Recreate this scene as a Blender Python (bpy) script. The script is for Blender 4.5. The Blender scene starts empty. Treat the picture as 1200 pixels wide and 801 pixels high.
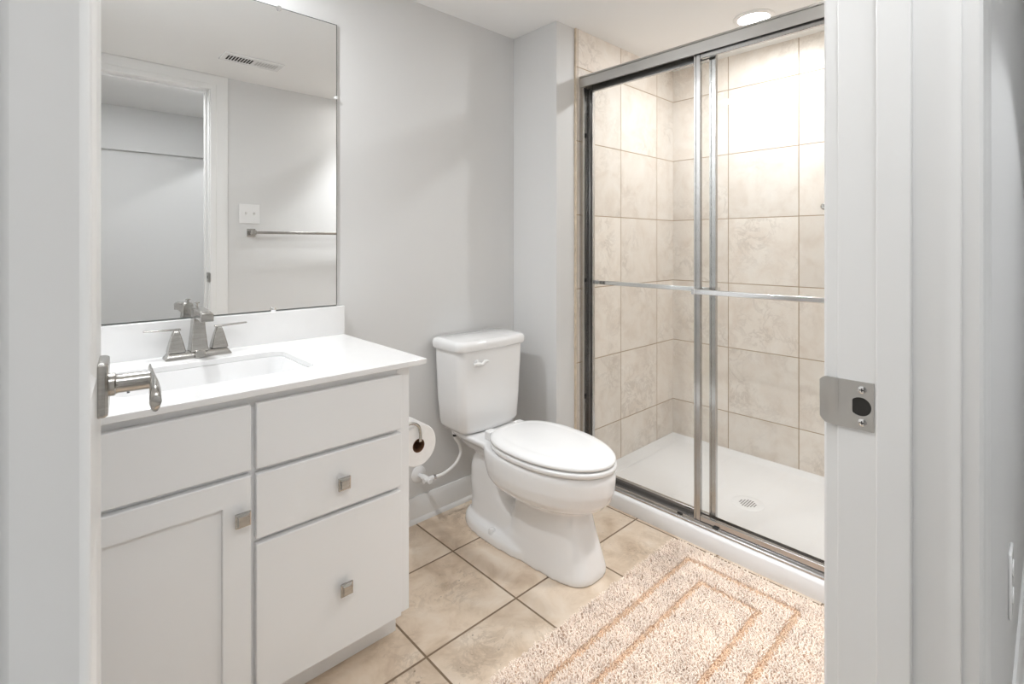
import bpy, bmesh, math, random
from mathutils import Vector, Matrix
random.seed(7)
PI = math.pi
S = bpy.context.scene
COL = S.collection

# ------------------------------------------------------------------ camera
cam_d = bpy.data.cameras.new('camera')
cam = bpy.data.objects.new('camera', cam_d)
COL.objects.link(cam)
cam.location = (0, 0, 1.12)
cam.rotation_euler = (PI / 2, 0, math.radians(-43.0))
cam_d.sensor_width = 36
cam_d.lens = 592 / 1200 * 36
cam_d.shift_y = -114.5 / 1200
cam_d.clip_start = 0.01
S.camera = cam

# ------------------------------------------------------------------ world, exposure
w = bpy.data.worlds.new('world')
S.world = w
w.use_nodes = True
w.node_tree.nodes['Background'].inputs[0].default_value = (1, 1, 1, 1)
w.node_tree.nodes['Background'].inputs[1].default_value = 0.0
S.view_settings.view_transform = 'Standard'
S.view_settings.look = 'None'
S.view_settings.gamma = 1
S.view_settings.use_curve_mapping = False
S.view_settings.exposure = 0.93
S.cycles.max_bounces = 16
S.cycles.diffuse_bounces = 8
S.cycles.glossy_bounces = 6
S.cycles.transparent_max_bounces = 16
S.cycles.sample_clamp_indirect = 6

P_SHOWER, P_VANITY, P_HALL, P_DOOR_FILL, P_ROOM_FILL = 4.0, 6.2, 7.0, 4.2, 2.3  # the last two power added fill lights

# ------------------------------------------------------------------ materials
def nodes(m):
    m.use_nodes = True
    nt = m.node_tree
    return nt, nt.nodes['Principled BSDF']

def N(nt, typ, **kw):
    n = nt.nodes.new(typ)
    for k, v in kw.items():
        setattr(n, k, v)
    return n

def ramp(nt, fac, stops):
    r = nt.nodes.new('ShaderNodeValToRGB')
    el = r.color_ramp.elements
    while len(el) > 1:
        el.remove(el[-1])
    el[0].position = stops[0][0]
    el[0].color = (*stops[0][1], 1)
    for p, c in stops[1:]:
        e = el.new(p)
        e.color = (*c, 1)
    nt.links.new(fac, r.inputs[0])
    return r.outputs[0]

def surf(name, col, rough=0.5, metal=0.0, var=0.03, scale=6.0, bump=0.0, bscale=200.0, coat=0.0, stretch=None):
    """plain surface with a little procedural variation of tone and relief"""
    m = bpy.data.materials.new(name)
    nt, b = nodes(m)
    tc = N(nt, 'ShaderNodeTexCoord')
    src = tc.outputs['Object']
    if stretch:
        mp = N(nt, 'ShaderNodeMapping')
        mp.inputs['Scale'].default_value = stretch
        nt.links.new(src, mp.inputs[0])
        src = mp.outputs[0]
    nz = N(nt, 'ShaderNodeTexNoise')
    nz.inputs['Scale'].default_value = scale
    nz.inputs['Detail'].default_value = 4
    nt.links.new(src, nz.inputs['Vector'])
    a = tuple(max(0, c * (1 - var)) for c in col)
    z = tuple(min(1, c * (1 + var)) for c in col)
    nt.links.new(ramp(nt, nz.outputs['Fac'], [(0.3, a), (0.7, z)]), b.inputs['Base Color'])
    b.inputs['Roughness'].default_value = rough
    b.inputs['Metallic'].default_value = metal
    if coat:
        b.inputs['Coat Weight'].default_value = coat
        b.inputs['Coat Roughness'].default_value = 0.05
    if bump:
        n2 = N(nt, 'ShaderNodeTexNoise')
        n2.inputs['Scale'].default_value = bscale
        nt.links.new(src, n2.inputs['Vector'])
        bp = N(nt, 'ShaderNodeBump')
        bp.inputs['Strength'].default_value = bump
        bp.inputs['Distance'].default_value = 0.002
        nt.links.new(n2.outputs['Fac'], bp.inputs['Height'])
        nt.links.new(bp.outputs[0], b.inputs['Normal'])
    return m

def tile_mat(name, axes, off, pitch, grout_w, c_lo, c_mid, c_hi, c_grout, rough, vein=0.5, tvar=0.06, speck=0.0):
    """square travertine-look tiles; axes = the two object axes of the grid"""
    m = bpy.data.materials.new(name)
    nt, b = nodes(m)
    L = nt.links.new
    tc = N(nt, 'ShaderNodeTexCoord')
    sp = N(nt, 'ShaderNodeSeparateXYZ')
    L(tc.outputs['Object'], sp.inputs[0])
    def M(op, a, c=None):
        n = N(nt, 'ShaderNodeMath', operation=op)
        for i, v in enumerate((a, c)):
            if v is None: continue
            if isinstance(v, (int, float)): n.inputs[i].default_value = v
            else: L(v, n.inputs[i])
        return n.outputs[0]
    dist = []; ids = []
    for ax, o in zip(axes, off):
        t = M('DIVIDE', M('SUBTRACT', sp.outputs[ax], o), pitch)
        fr = M('FRACT', t)
        ids.append(M('FLOOR', t))
        d = M('MULTIPLY', M('MINIMUM', fr, M('SUBTRACT', 1.0, fr)), pitch)
        dist.append(d)
    edge = M('MINIMUM', dist[0], dist[1])
    mr = N(nt, 'ShaderNodeMapRange')
    mr.inputs[1].default_value = grout_w / 2 - 0.0007
    mr.inputs[2].default_value = grout_w / 2 + 0.0009
    L(edge, mr.inputs[0])
    isTile = mr.outputs[0]
    cb = N(nt, 'ShaderNodeCombineXYZ')
    L(ids[0], cb.inputs[0]); L(ids[1], cb.inputs[1])
    wn = N(nt, 'ShaderNodeTexWhiteNoise')
    L(cb.outputs[0], wn.inputs['Vector'])
    # each tile samples its own piece of stone
    sc = N(nt, 'ShaderNodeVectorMath', operation='SCALE')
    sc.inputs['Scale'].default_value = 7.0
    L(wn.outputs['Color'], sc.inputs[0])
    ad = N(nt, 'ShaderNodeVectorMath', operation='ADD')
    L(tc.outputs['Object'], ad.inputs[0]); L(sc.outputs[0], ad.inputs[1])
    n1 = N(nt, 'ShaderNodeTexNoise')
    n1.inputs['Scale'].default_value = 8.5; n1.inputs['Detail'].default_value = 8
    n1.inputs['Roughness'].default_value = 0.62; n1.inputs['Distortion'].default_value = 0.5
    L(ad.outputs[0], n1.inputs['Vector'])
    base = ramp(nt, n1.outputs['Fac'], [(0.28, c_lo), (0.5, c_mid), (0.7, c_hi)])
    # veins: ridge of a second noise
    n2 = N(nt, 'ShaderNodeTexNoise')
    n2.inputs['Scale'].default_value = 11; n2.inputs['Detail'].default_value = 10
    n2.inputs['Roughness'].default_value = 0.7; n2.inputs['Distortion'].default_value = 0.6
    L(ad.outputs[0], n2.inputs['Vector'])
    rid = M('ABSOLUTE', M('SUBTRACT', n2.outputs['Fac'], 0.5))
    vm = N(nt, 'ShaderNodeMapRange')
    vm.inputs[1].default_value = 0.0; vm.inputs[2].default_value = 0.05
    vm.inputs[3].default_value = 1.0; vm.inputs[4].default_value = 0.0
    L(rid, vm.inputs[0])
    n3 = N(nt, 'ShaderNodeTexNoise')
    n3.inputs['Scale'].default_value = 4
    L(ad.outputs[0], n3.inputs['Vector'])
    gate = N(nt, 'ShaderNodeMapRange')
    gate.inputs[1].default_value = 0.48; gate.inputs[2].default_value = 0.68
    L(n3.outputs['Fac'], gate.inputs[0])
    vf = M('MULTIPLY', M('MULTIPLY', vm.outputs[0], gate.outputs[0]), vein)
    mv = N(nt, 'ShaderNodeMix', data_type='RGBA')
    L(vf, mv.inputs[0]); L(base, mv.inputs[6])
    mv.inputs[7].default_value = (*[c * 0.72 for c in c_lo], 1)
    # tile to tile tone
    tv = N(nt, 'ShaderNodeMapRange')
    tv.inputs[3].default_value = 1 - tvar; tv.inputs[4].default_value = 1 + tvar
    L(wn.outputs['Value'], tv.inputs[0])
    mt = N(nt, 'ShaderNodeVectorMath', operation='SCALE')
    L(mv.outputs[2], mt.inputs[0]); L(tv.outputs[0], mt.inputs['Scale'])
    colr = mt.outputs[0]
    if speck:
        n4 = N(nt, 'ShaderNodeTexNoise')
        n4.inputs['Scale'].default_value = 90; n4.inputs['Detail'].default_value = 3
        L(ad.outputs[0], n4.inputs['Vector'])
        sm = N(nt, 'ShaderNodeMapRange')
        sm.inputs[1].default_value = 0.66; sm.inputs[2].default_value = 0.72
        L(n4.outputs['Fac'], sm.inputs[0])
        ms = N(nt, 'ShaderNodeMix', data_type='RGBA')
        L(M('MULTIPLY', sm.outputs[0], M('MULTIPLY', gate.outputs[0], speck)), ms.inputs[0]); L(colr, ms.inputs[6])
        ms.inputs[7].default_value = (*[c * 0.4 for c in c_lo], 1)
        colr = ms.outputs[2]
    mg = N(nt, 'ShaderNodeMix', data_type='RGBA')
    L(isTile, mg.inputs[0])
    mg.inputs[6].default_value = (*c_grout, 1)
    L(colr, mg.inputs[7])
    L(mg.outputs[2], b.inputs['Base Color'])
    rr = N(nt, 'ShaderNodeMapRange')
    rr.inputs[3].default_value = 0.9; rr.inputs[4].default_value = rough
    L(isTile, rr.inputs[0]); L(rr.outputs[0], b.inputs['Roughness'])
    bp = N(nt, 'ShaderNodeBump')
    bp.inputs['Strength'].default_value = 0.6; bp.inputs['Distance'].default_value = 0.0015
    L(isTile, bp.inputs['Height']); L(bp.outputs[0], b.inputs['Normal'])
    return m

M_wall = surf('wall_paint', (0.675, 0.675, 0.672), 0.55, var=0.01, scale=2, bump=0.06, bscale=260)
M_ceil = surf('ceiling_paint', (0.83, 0.83, 0.825), 0.8, var=0.008, scale=2, bump=0.05, bscale=200)
M_trim = surf('trim_paint', (0.79, 0.79, 0.785), 0.32, var=0.01, scale=5, bump=0.03, bscale=60)
M_door = surf('door_paint', (0.80, 0.80, 0.795), 0.28, var=0.01, scale=5, bump=0.04, bscale=50)
M_cab = surf('cabinet_paint', (0.825, 0.832, 0.84), 0.30, var=0.008, scale=4)
M_quartz = surf('white_quartz', (0.82, 0.82, 0.82), 0.12, var=0.008, scale=30, coat=0.3)
M_porc = surf('white_porcelain', (0.82, 0.82, 0.822), 0.08, var=0.004, scale=3, coat=0.5)
M_plast = surf('white_plastic', (0.81, 0.81, 0.81), 0.22, var=0.004, scale=3)
M_acryl = surf('white_acrylic', (0.82, 0.82, 0.825), 0.2, var=0.006, scale=8)
M_nickel = surf('brushed_nickel', (0.47, 0.455, 0.43), 0.22, 1.0, var=0.12, scale=30, stretch=(1, 1, 8))
M_nickel_flat = surf('satin_nickel_plate', (0.50, 0.49, 0.47), 0.42, 0.85, var=0.03, scale=20)
M_chrome = surf('chrome', (0.78, 0.78, 0.78), 0.10, 1.0, var=0.03, scale=5)
M_alum = surf('bright_aluminium', (0.52, 0.515, 0.51), 0.22, 1.0, var=0.05, scale=20, stretch=(1, 0.2, 1))
M_head = surf('satin_aluminium', (0.50, 0.49, 0.47), 0.36, 1.0, var=0.05, scale=20, stretch=(1, 0.2, 1))
M_black = surf('black_rubber', (0.015, 0.015, 0.015), 0.7, var=0.2)
M_dark = surf('recess_shade', (0.03, 0.028, 0.025), 0.9, var=0.2)  # painted shade for holes that are not modelled
M_paper = surf('tissue_paper', (0.88, 0.87, 0.86), 0.95, var=0.02, scale=60, bump=0.3, bscale=400)
M_card = surf('brown_cardboard', (0.16, 0.075, 0.035), 0.9, var=0.2, scale=80)
M_hose = surf('white_hose', (0.86, 0.86, 0.85), 0.35, var=0.01)
M_carpet = surf('beige_carpet', (0.45, 0.42, 0.38), 0.95, var=0.15, scale=200, bump=0.5, bscale=400)
M_rugbase = surf('rug_backing', (0.62, 0.45, 0.34), 0.95, var=0.1, scale=100)
M_pile = surf('rug_pile', (0.91, 0.785, 0.685), 0.9, var=0.11, scale=16)
M_pile2 = surf('rug_groove_pile', (0.83, 0.635, 0.47), 0.9, var=0.12, scale=40)
M_bull = surf('tile_edge', (0.62, 0.52, 0.40), 0.5, var=0.15, scale=30)
WL, WM, WH = (0.73, 0.65, 0.575), (0.81, 0.75, 0.685), (0.845, 0.80, 0.745)
WG = (0.42, 0.32, 0.22)
M_tileN = tile_mat('shower_tile_north', (0, 2), (2.4605 - 0.3365, 0.244), 0.3365, 0.0042, WL, WM, WH, WG, 0.22)
M_tileE = tile_mat('shower_tile_east', (1, 2), (1.162, 0.244), 0.3365, 0.0042, WL, WM, WH, WG, 0.22)
M_floor = tile_mat('floor_tile', (0, 1), (0.765, 1.161), 0.335, 0.0062,
                   (0.53, 0.40, 0.285), (0.71, 0.585, 0.46), (0.785, 0.685, 0.575), (0.22, 0.155, 0.10), 0.3, vein=0.6, tvar=0.07, speck=0.85)

m = bpy.data.materials.new('mirror_silver')
nt, b = nodes(m)
nz = N(nt, 'ShaderNodeTexNoise'); nz.inputs['Scale'].default_value = 2
nt.links.new(ramp(nt, nz.outputs['Fac'], [(0.3, (0.90, 0.905, 0.90)), (0.7, (0.91, 0.915, 0.91))]), b.inputs['Base Color'])
b.inputs['Metallic'].default_value = 1; b.inputs['Roughness'].default_value = 0.0
M_mirror = m

m = bpy.data.materials.new('clear_glass')
m.use_nodes = True
nt = m.node_tree
nt.nodes.remove(nt.nodes['Principled BSDF'])
out = nt.nodes['Material Output']
tr = N(nt, 'ShaderNodeBsdfTransparent'); tr.inputs[0].default_value = (0.985, 0.99, 0.987, 1)
gl = N(nt, 'ShaderNodeBsdfGlossy'); gl.inputs['Roughness'].default_value = 0.0
lw = N(nt, 'ShaderNodeLayerWeight'); lw.inputs[0].default_value = 0.5
pw = N(nt, 'ShaderNodeMath', operation='POWER'); pw.inputs[1].default_value = 5
nt.links.new(lw.outputs['Facing'], pw.inputs[0])
mr = N(nt, 'ShaderNodeMapRange'); mr.inputs[3].default_value = 0.028; mr.inputs[4].default_value = 1
nt.links.new(pw.outputs[0], mr.inputs[0])
mx = N(nt, 'ShaderNodeMixShader')
nt.links.new(mr.outputs[0], mx.inputs[0]); nt.links.new(tr.outputs[0], mx.inputs[1]); nt.links.new(gl.outputs[0], mx.inputs[2])
nt.links.new(mx.outputs[0], out.inputs[0])
M_glass = m

m = bpy.data.materials.new('lit_lens')
nt, b = nodes(m)
nz = N(nt, 'ShaderNodeTexNoise'); nz.inputs['Scale'].default_value = 3
nt.links.new(ramp(nt, nz.outputs['Fac'], [(0.3, (1, 0.985, 0.96)), (0.7, (1, 0.99, 0.97))]), b.inputs['Emission Color'])
b.inputs['Emission Strength'].default_value = 12
M_lens = m
M_lens_soft = m.copy()
M_lens_soft.node_tree.nodes['Principled BSDF'].inputs['Emission Strength'].default_value = 3

# ------------------------------------------------------------------ mesh helpers
def box(bm, x0, x1, y0, y1, z0, z1):
    vs = [bm.verts.new((x, y, z)) for x in (x0, x1) for y in (y0, y1) for z in (z0, z1)]
    for f in ((0, 1, 3, 2), (4, 6, 7, 5), (0, 4, 5, 1), (2, 3, 7, 6), (0, 2, 6, 4), (1, 5, 7, 3)):
        bm.faces.new([vs[i] for i in f])
    return vs

def loft(bm, rings, cap=True, closed=True):
    """rings: equal-length closed loops of points"""
    R = [[bm.verts.new(p) for p in r] for r in rings]
    n = len(R[0])
    for a, c in zip(R, R[1:]):
        for i in range(n if closed else n - 1):
            j = (i + 1) % n
            bm.faces.new((a[i], a[j], c[j], c[i]))
    if cap:
        bm.faces.new(list(reversed(R[0])))
        bm.faces.new(R[-1])
    return R

def frame_of(d):
    d = d.normalized()
    u = d.cross(Vector((0, 0, 1)))
    if u.length < 1e-4: u = d.cross(Vector((1, 0, 0)))
    u.normalize()
    return u, u.cross(d).normalized()

def tube(bm, pts, r, n=14, cap=True):
    pts = [Vector(p) for p in pts]
    rs = r if isinstance(r, (list, tuple)) else [r] * len(pts)
    u = v = None
    rings = []
    for i, p in enumerate(pts):
        d = (pts[min(i + 1, len(pts) - 1)] - pts[max(i - 1, 0)]).normalized()
        if u is None: u, v = frame_of(d)
        else:
            u = (u - d * u.dot(d)).normalized(); v = u.cross(d).normalized()
        rings.append([p + (u * math.cos(2 * PI * k / n) + v * math.sin(2 * PI * k / n)) * rs[i] for k in range(n)])
    loft(bm, rings, cap)

def smooth_path(pts, k=8):
    pts = [Vector(p) for p in pts]
    P = [pts[0]] + pts + [pts[-1]]
    o = []
    for i in range(1, len(P) - 2):
        for t in range(k):
            t /= k
            a, b_, c, d = P[i - 1], P[i], P[i + 1], P[i + 2]
            o.append(0.5 * ((2 * b_) + (c - a) * t + (2 * a - 5 * b_ + 4 * c - d) * t * t + (3 * b_ - a - 3 * c + d) * t ** 3))
    o.append(pts[-1])
    return o

def lathe(bm, prof, c, axis='z', n=28, cap=True):
    """prof: list of (radius, along) ; axis direction with sign, c origin"""
    c = Vector(c)
    ax = {'z': Vector((0, 0, 1)), 'x': Vector((1, 0, 0)), 'y': Vector((0, 1, 0)), '-y': Vector((0, -1, 0)), '-x': Vector((-1, 0, 0)), '-z': Vector((0, 0, -1))}[axis] if isinstance(axis, str) else Vector(axis).normalized()
    u, v = frame_of(ax)
    rings = [[c + ax * h + (u * math.cos(2 * PI * k / n) + v * math.sin(2 * PI * k / n)) * max(r, 1e-5) for k in range(n)] for r, h in prof]
    loft(bm, rings, cap)

def rrect(x0, x1, y0, y1, r, z, n=6):
    o = []
    for cx, cy, a0 in ((x1 - r, y1 - r, 0), (x0 + r, y1 - r, 90), (x0 + r, y0 + r, 180), (x1 - r, y0 + r, 270)):
        for k in range(n + 1):
            a = math.radians(a0 + 90 * k / n)
            o.append((cx + r * math.cos(a), cy + r * math.sin(a), z))
    return o

def prism(bm, poly, vec):
    vec = Vector(vec)
    loft(bm, [[Vector(p) for p in poly], [Vector(p) + vec for p in poly]])

def wpos(o):
    v = Vector((0, 0, 0))
    while o is not None:
        v += o.location; o = o.parent
    return v

def obj(name, bm, mat, parent=None, bevel=0, seg=2, sharp=35, local=False, smooth=True):
    """bm is drawn in world coordinates (or in the parent's own when local)"""
    bmesh.ops.recalc_face_normals(bm, faces=bm.faces)
    if parent is not None and not local:
        bmesh.ops.translate(bm, verts=bm.verts, vec=-wpos(parent))
    me = bpy.data.meshes.new(name)
    bm.to_mesh(me); bm.free()
    me.materials.append(mat)
    if smooth:
        me.shade_smooth()
        me.set_sharp_from_angle(angle=math.radians(sharp))
    o = bpy.data.objects.new(name, me)
    COL.objects.link(o)
    o.parent = parent
    if bevel:
        b_ = o.modifiers.new('bevel', 'BEVEL')
        b_.width = bevel; b_.segments = seg; b_.limit_method = 'ANGLE'; b_.angle_limit = math.radians(30)
        b_.harden_normals = False
    return o

def BM(): return bmesh.new()
def BX(*a):
    bm = BM(); box(bm, *a); return bm

def thing(name, label, cat, loc, group=None, rz=0):
    o = bpy.data.objects.new(name, None)
    COL.objects.link(o)
    o.empty_display_size = 0.05
    o.location = loc; o.rotation_euler = (0, 0, rz)
    return tag(o, label, cat, group)

def tag(o, label, cat, group=None):
    o['label'] = label; o['category'] = cat
    if group: o['group'] = group
    return o

def struct(o, label=None, cat=None):
    o['kind'] = 'structure'
    if label: o['label'] = label
    if cat: o['category'] = cat
    return o

# ------------------------------------------------------------------ the room shell
CE = 2.10
struct(obj('floor', BX(-0.26, 2.74, 0.10, 1.80, -0.06, 0), M_floor, smooth=False), 'beige square tile floor of the bathroom', 'floor')
struct(obj('floor_hall', BX(-1.9, 3.4, -1.32, 0.10, -0.06, 0.0), M_carpet, smooth=False), 'carpeted hall floor outside the doorway', 'floor')
struct(obj('ceiling', BX(-1.9, 3.4, -1.32, 1.90, CE, CE + 0.08), M_ceil, smooth=False), 'flat white ceiling', 'ceiling')
struct(obj('wall_north', BX(-0.26, 2.76, 1.762, 1.87, 0, CE), M_wall, smooth=False), 'light grey wall behind the toilet and mirror', 'wall')
struct(obj('wall_west', BX(-0.26, -0.16, 0.18, 1.762, 0, CE), M_wall, smooth=False), 'light grey wall beside the vanity', 'wall')
struct(obj('wall_northeast', BX(1.653, 2.74, 1.487, 1.762, 0, CE), M_wall, bevel=0.002), 'light grey boxed out wall to the right of the toilet', 'wall')
struct(obj('wall_shower_north', BX(1.780, 2.66, 1.478, 1.487, 0.0, CE), M_tileN, smooth=False), 'beige tiled end wall of the shower', 'wall')
struct(obj('wall_east', BX(2.632, 2.74, 0.18, 1.487, 0, CE), M_tileE, smooth=False), 'beige tiled long wall of the shower', 'wall')
struct(obj('wall_shower_south', BX(1.780, 2.632, 0.18, 0.262, 0, CE), M_tileN, smooth=False), 'tiled near end wall of the shower', 'wall')
struct(obj('trim_tile_edge', BX(1.7735, 1.780, 1.4785, 1.487, 0.0, CE), M_bull), 'narrow tan edge strip where the shower tile begins', 'trim')
bm = BM()
box(bm, -0.26, -0.025, 0.066, 0.18, 0, CE)
box(bm, 0.730, 3.4, 0.066, 0.18, 0, CE)
box(bm, -0.025, 0.730, 0.066, 0.18, 2.034, CE)
box(bm, -1.9, -0.26, 0.066, 0.18, 0, CE)
struct(obj('wall_south', bm, M_wall, smooth=False), 'light grey wall that holds the doorway', 'wall')
struct(obj('wall_hall_south', BX(-1.9, 3.4, -1.32, -1.03, 0, CE), M_wall, smooth=False), 'hall wall across from the doorway', 'wall')
struct(obj('wall_hall_east', BX(3.3, 3.4, -1.03, 0.066, 0, CE), M_wall, smooth=False), 'hall end wall', 'wall')
struct(obj('wall_hall_west', BX(-1.9, -1.8, -1.03, 0.066, 0, CE), M_wall, smooth=False), 'hall end wall', 'wall')
struct(obj('ceiling_soffit', BX(-1.8, 3.3, -1.03, -1.0, 1.79, CE), M_wall, smooth=False), 'boxed soffit along the hall ceiling seen in the mirror', 'ceiling')

# door frame: jambs, head and stops
XJ, XH = 0.710, -0.005
bm = BM()
box(bm, XJ, 0.730, 0.066, 0.18, 0, 2.034)
box(bm, -0.025, XH, 0.066, 0.18, 0, 2.034)
box(bm, XH, XJ, 0.066, 0.18, 2.014, 2.034)
box(bm, XJ - 0.011, XJ, 0.107, 0.139, 0, 2.014)
box(bm, XH, XH + 0.011, 0.107, 0.139, 0, 2.014)
box(bm, XH + 0.011, XJ - 0.011, 0.107, 0.139, 2.003, 2.014)
struct(obj('trim_1', bm, M_trim, bevel=0.0015), 'white door jamb with stop', 'trim')

def casing(bm, yw, s):
    """moulded casing round the doorway on the wall face yw, standing out in direction s"""
    prof = [(0.0, 0.0), (0.0, 0.013), (0.003, 0.016), (0.028, 0.0165), (0.034, 0.0135), (0.055, 0.0155), (0.083, 0.017), (0.090, 0.0155), (0.090, 0.0)]
    x0, x1, zt = XH - 0.005, XJ + 0.005, 2.014
    for side in (0, 1):
        rings = []
        for z in (0, 1):
            r = []
            for d, t in prof:
                x = x1 + d if side else x0 - d
                zz = (min(zt + d, CE - 0.001)) if z else 0
                r.append((x, yw + s * t, zz))
            rings.append(r)
        loft(bm, rings)
    loft(bm, [[((x0 - d), yw + s * t, min(zt + d, CE - 0.001)) for d, t in prof], [((x1 + d), yw + s * t, min(zt + d, CE - 0.001)) for d, t in prof]])
bm = BM(); casing(bm, 0.066, -1)
struct(obj('trim_2', bm, M_trim, sharp=25), 'white casing on the hall side of the doorway', 'trim')
bm = BM(); casing(bm, 0.18, 1)
struct(obj('trim_3', bm, M_trim, sharp=25), 'white casing on the bathroom side of the doorway', 'trim')

def base_prof(h=0.10):
    return [(0, 0), (0.021, 0), (0.021, 0.006), (0.018, 0.013), (0.013, 0.018), (0.012, h - 0.018), (0.009, h - 0.008), (0.006, h), (0, h)]
def baseboard(name, a, c, nrm, label):
    bm = BM()
    a, c, nrm = Vector((*a, 0)), Vector((*c, 0)), Vector((*nrm, 0))
    loft(bm, [[p + nrm * d + Vector((0, 0, z)) for d, z in base_prof()] for p in (a, c)])
    struct(obj(name, bm, M_trim, sharp=25), label, 'baseboard')
baseboard('baseboard_north', (0.757, 1.762), (1.653, 1.762), (0, -1), 'white baseboard along the wall behind the toilet')
baseboard('baseboard_northeast', (1.653, 1.762), (1.653, 1.487), (-1, 0), 'white baseboard on the boxed out wall beside the toilet')
baseboard('baseboard_northeast_end', (1.653, 1.487), (1.760, 1.487), (0, -1), 'white baseboard on the end of the boxed out wall')
baseboard('baseboard_south', (0.806, 0.18), (1.778, 0.18), (0, 1), 'white baseboard below the towel bar')
baseboard('baseboard_west', (-0.16, 0.18), (-0.16, 1.25), (1, 0), 'white baseboard behind the open door')
baseboard('baseboard_hall', (0.806, 0.066), (3.3, 0.066), (0, -1), 'white baseboard along the hall wall')
baseboard('baseboard_hall_south', (-1.8, -1.03), (3.3, -1.03), (0, 1), 'white baseboard of the hall wall across the doorway')

# ------------------------------------------------------------------ the open door (leaf in its own coordinates: x along the leaf from the hinge, y = thickness)
DW, DT, DH = 0.694, 0.035, 2.0
ang = math.radians(90 - 6.1)
xs = [0.0, 0.108, 0.298, 0.396, 0.586, DW]
zs = [0.008, 0.230, 0.780, 0.960, 1.560, 1.660, 1.880, DH]
bm = BM()
for s in (-1, 1):
    y0 = s * DT / 2
    for i in range(5):
        for j in range(7):
            a, b_, c, d = xs[i], xs[i + 1], zs[j], zs[j + 1]
            if i in (1, 3) and j in (1, 3, 5):
                rings = []
                for ins, dep in ((0, 0), (0.012, 0.008), (0.030, 0.008), (0.050, 0.002)):
                    rings.append([(a + ins, y0 - s * dep, c + ins), (b_ - ins, y0 - s * dep, c + ins), (b_ - ins, y0 - s * dep, d - ins), (a + ins, y0 - s * dep, d - ins)])
                R = loft(bm, rings, cap=False)
                bm.faces.new(R[-1])
            else:
                bm.faces.new([bm.verts.new(p) for p in ((a, y0, c), (b_, y0, c), (b_, y0, d), (a, y0, d))])
for q in (((0, 0.008), (DW, 0.008)), ((DW, 0.008), (DW, DH)), ((DW, DH), (0, DH)), ((0, DH), (0, 0.008))):
    (xa, za), (xb, zb) = q
    bm.faces.new([bm.verts.new(p) for p in ((xa, -DT / 2, za), (xb, -DT / 2, zb), (xb, DT / 2, zb), (xa, DT / 2, za))])
bmesh.ops.remove_doubles(bm, verts=bm.verts, dist=1e-5)
door = obj('door_1', bm, M_door, sharp=12)
struct(door, 'white panelled door standing open at the left edge', 'door')
# hall-side face of the leaf is local -y; hinge pin at the bathroom corner of the west jamb
door.rotation_euler = (0, 0, ang)
door.location = (-0.0310, 0.200, 0)

# lever set on the hall side (-y) and bathroom side (+y)
LX, LZ = DW - 0.062, 0.940
lev = bpy.data.objects.new('door_lever', None); COL.objects.link(lev); lev.parent = door
lev.location = (LX, -DT / 2, LZ)
bm = BM()
r0 = rrect(-0.0335, 0.0335, -0.0335, 0.0335, 0.004, 0)
def toY(ring, y, k=1.0): return [(p[0] * k, y, p[1] * k) for p in ring]
loft(bm, [toY(r0, 0), toY(r0, -0.007), toY(r0, -0.0105, 0.94)])
obj('rosette', bm, M_nickel, lev, local=True, bevel=0.001)
bm = BM()
lathe(bm, [(0.0145, 0.0095), (0.0145, 0.016), (0.0125, 0.0175), (0.0118, 0.020), (0.0118, 0.054)], (0, 0, 0), '-y', 32)
bm2 = bm
obj('neck', bm2, M_nickel, lev, local=True)
bm = BM()
lathe(bm, [(0.0016, 0), (0.0016, 0.001)], (-0.002, -0.030, -0.0123), '-z', 12)
obj('set_screw', bm, M_black, lev, local=True)
bm = BM()
# flat blade running towards the hinge, dropping and flaring towards its tip
rings = []
for t in range(15):
    t /= 14
    x = 0.020 - 0.125 * t
    hh = 0.0135 + 0.002 * t
    zc = 0.004 - 0.008 * t
    yy = -0.0535 - 0.003 * math.sin(t * PI * 0.7)
    th = 0.0026 + 0.0036 * min(1, max(0, (t - 0.3) / 0.4))
    if t > 0.9: hh *= math.sqrt(max(0.05, 1 - ((t - 0.9) / 0.11) ** 2))
    rings.append([(x, yy + th * math.cos(a), zc + hh * math.sin(a)) for a in [2 * PI * k / 16 for k in range(16)]])
loft(bm, rings)
obj('lever', bm, M_nickel, lev, local=True, sharp=60)
lev2 = bpy.data.objects.new('door_lever', None); COL.objects.link(lev2); lev2.parent = door
lev2.location = (LX, DT / 2, LZ); lev2.scale = (1, -1, 1)
for ch in list(lev.children):
    d = ch.copy(); COL.objects.link(d); d.parent = lev2
bm = BM(); box(bm, DW - 0.0005, DW + 0.0012, -0.0125, 0.0125, LZ - 0.028, LZ + 0.028); box(bm, DW, DW + 0.010, -0.007, 0.007, LZ - 0.007, LZ + 0.007)
obj('latch', bm, M_nickel_flat, door, local=True)
for z in (0.25, 1.02, 1.78):
    bm = BM(); lathe(bm, [(0.006, -0.045), (0.006, 0.045)], (0.001, DT / 2 + 0.004, z), 'z', 14)
    obj('hinge', bm, M_nickel, door, local=True)

# strike plate on the east jamb
SZ = 0.929
t = thing('strike_plate', 'satin nickel strike plate with latch hole on the right door jamb', 'strike plate', (XJ, 0.17, SZ))
bm = BM()
hh = 0.0285
n = 40
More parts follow.
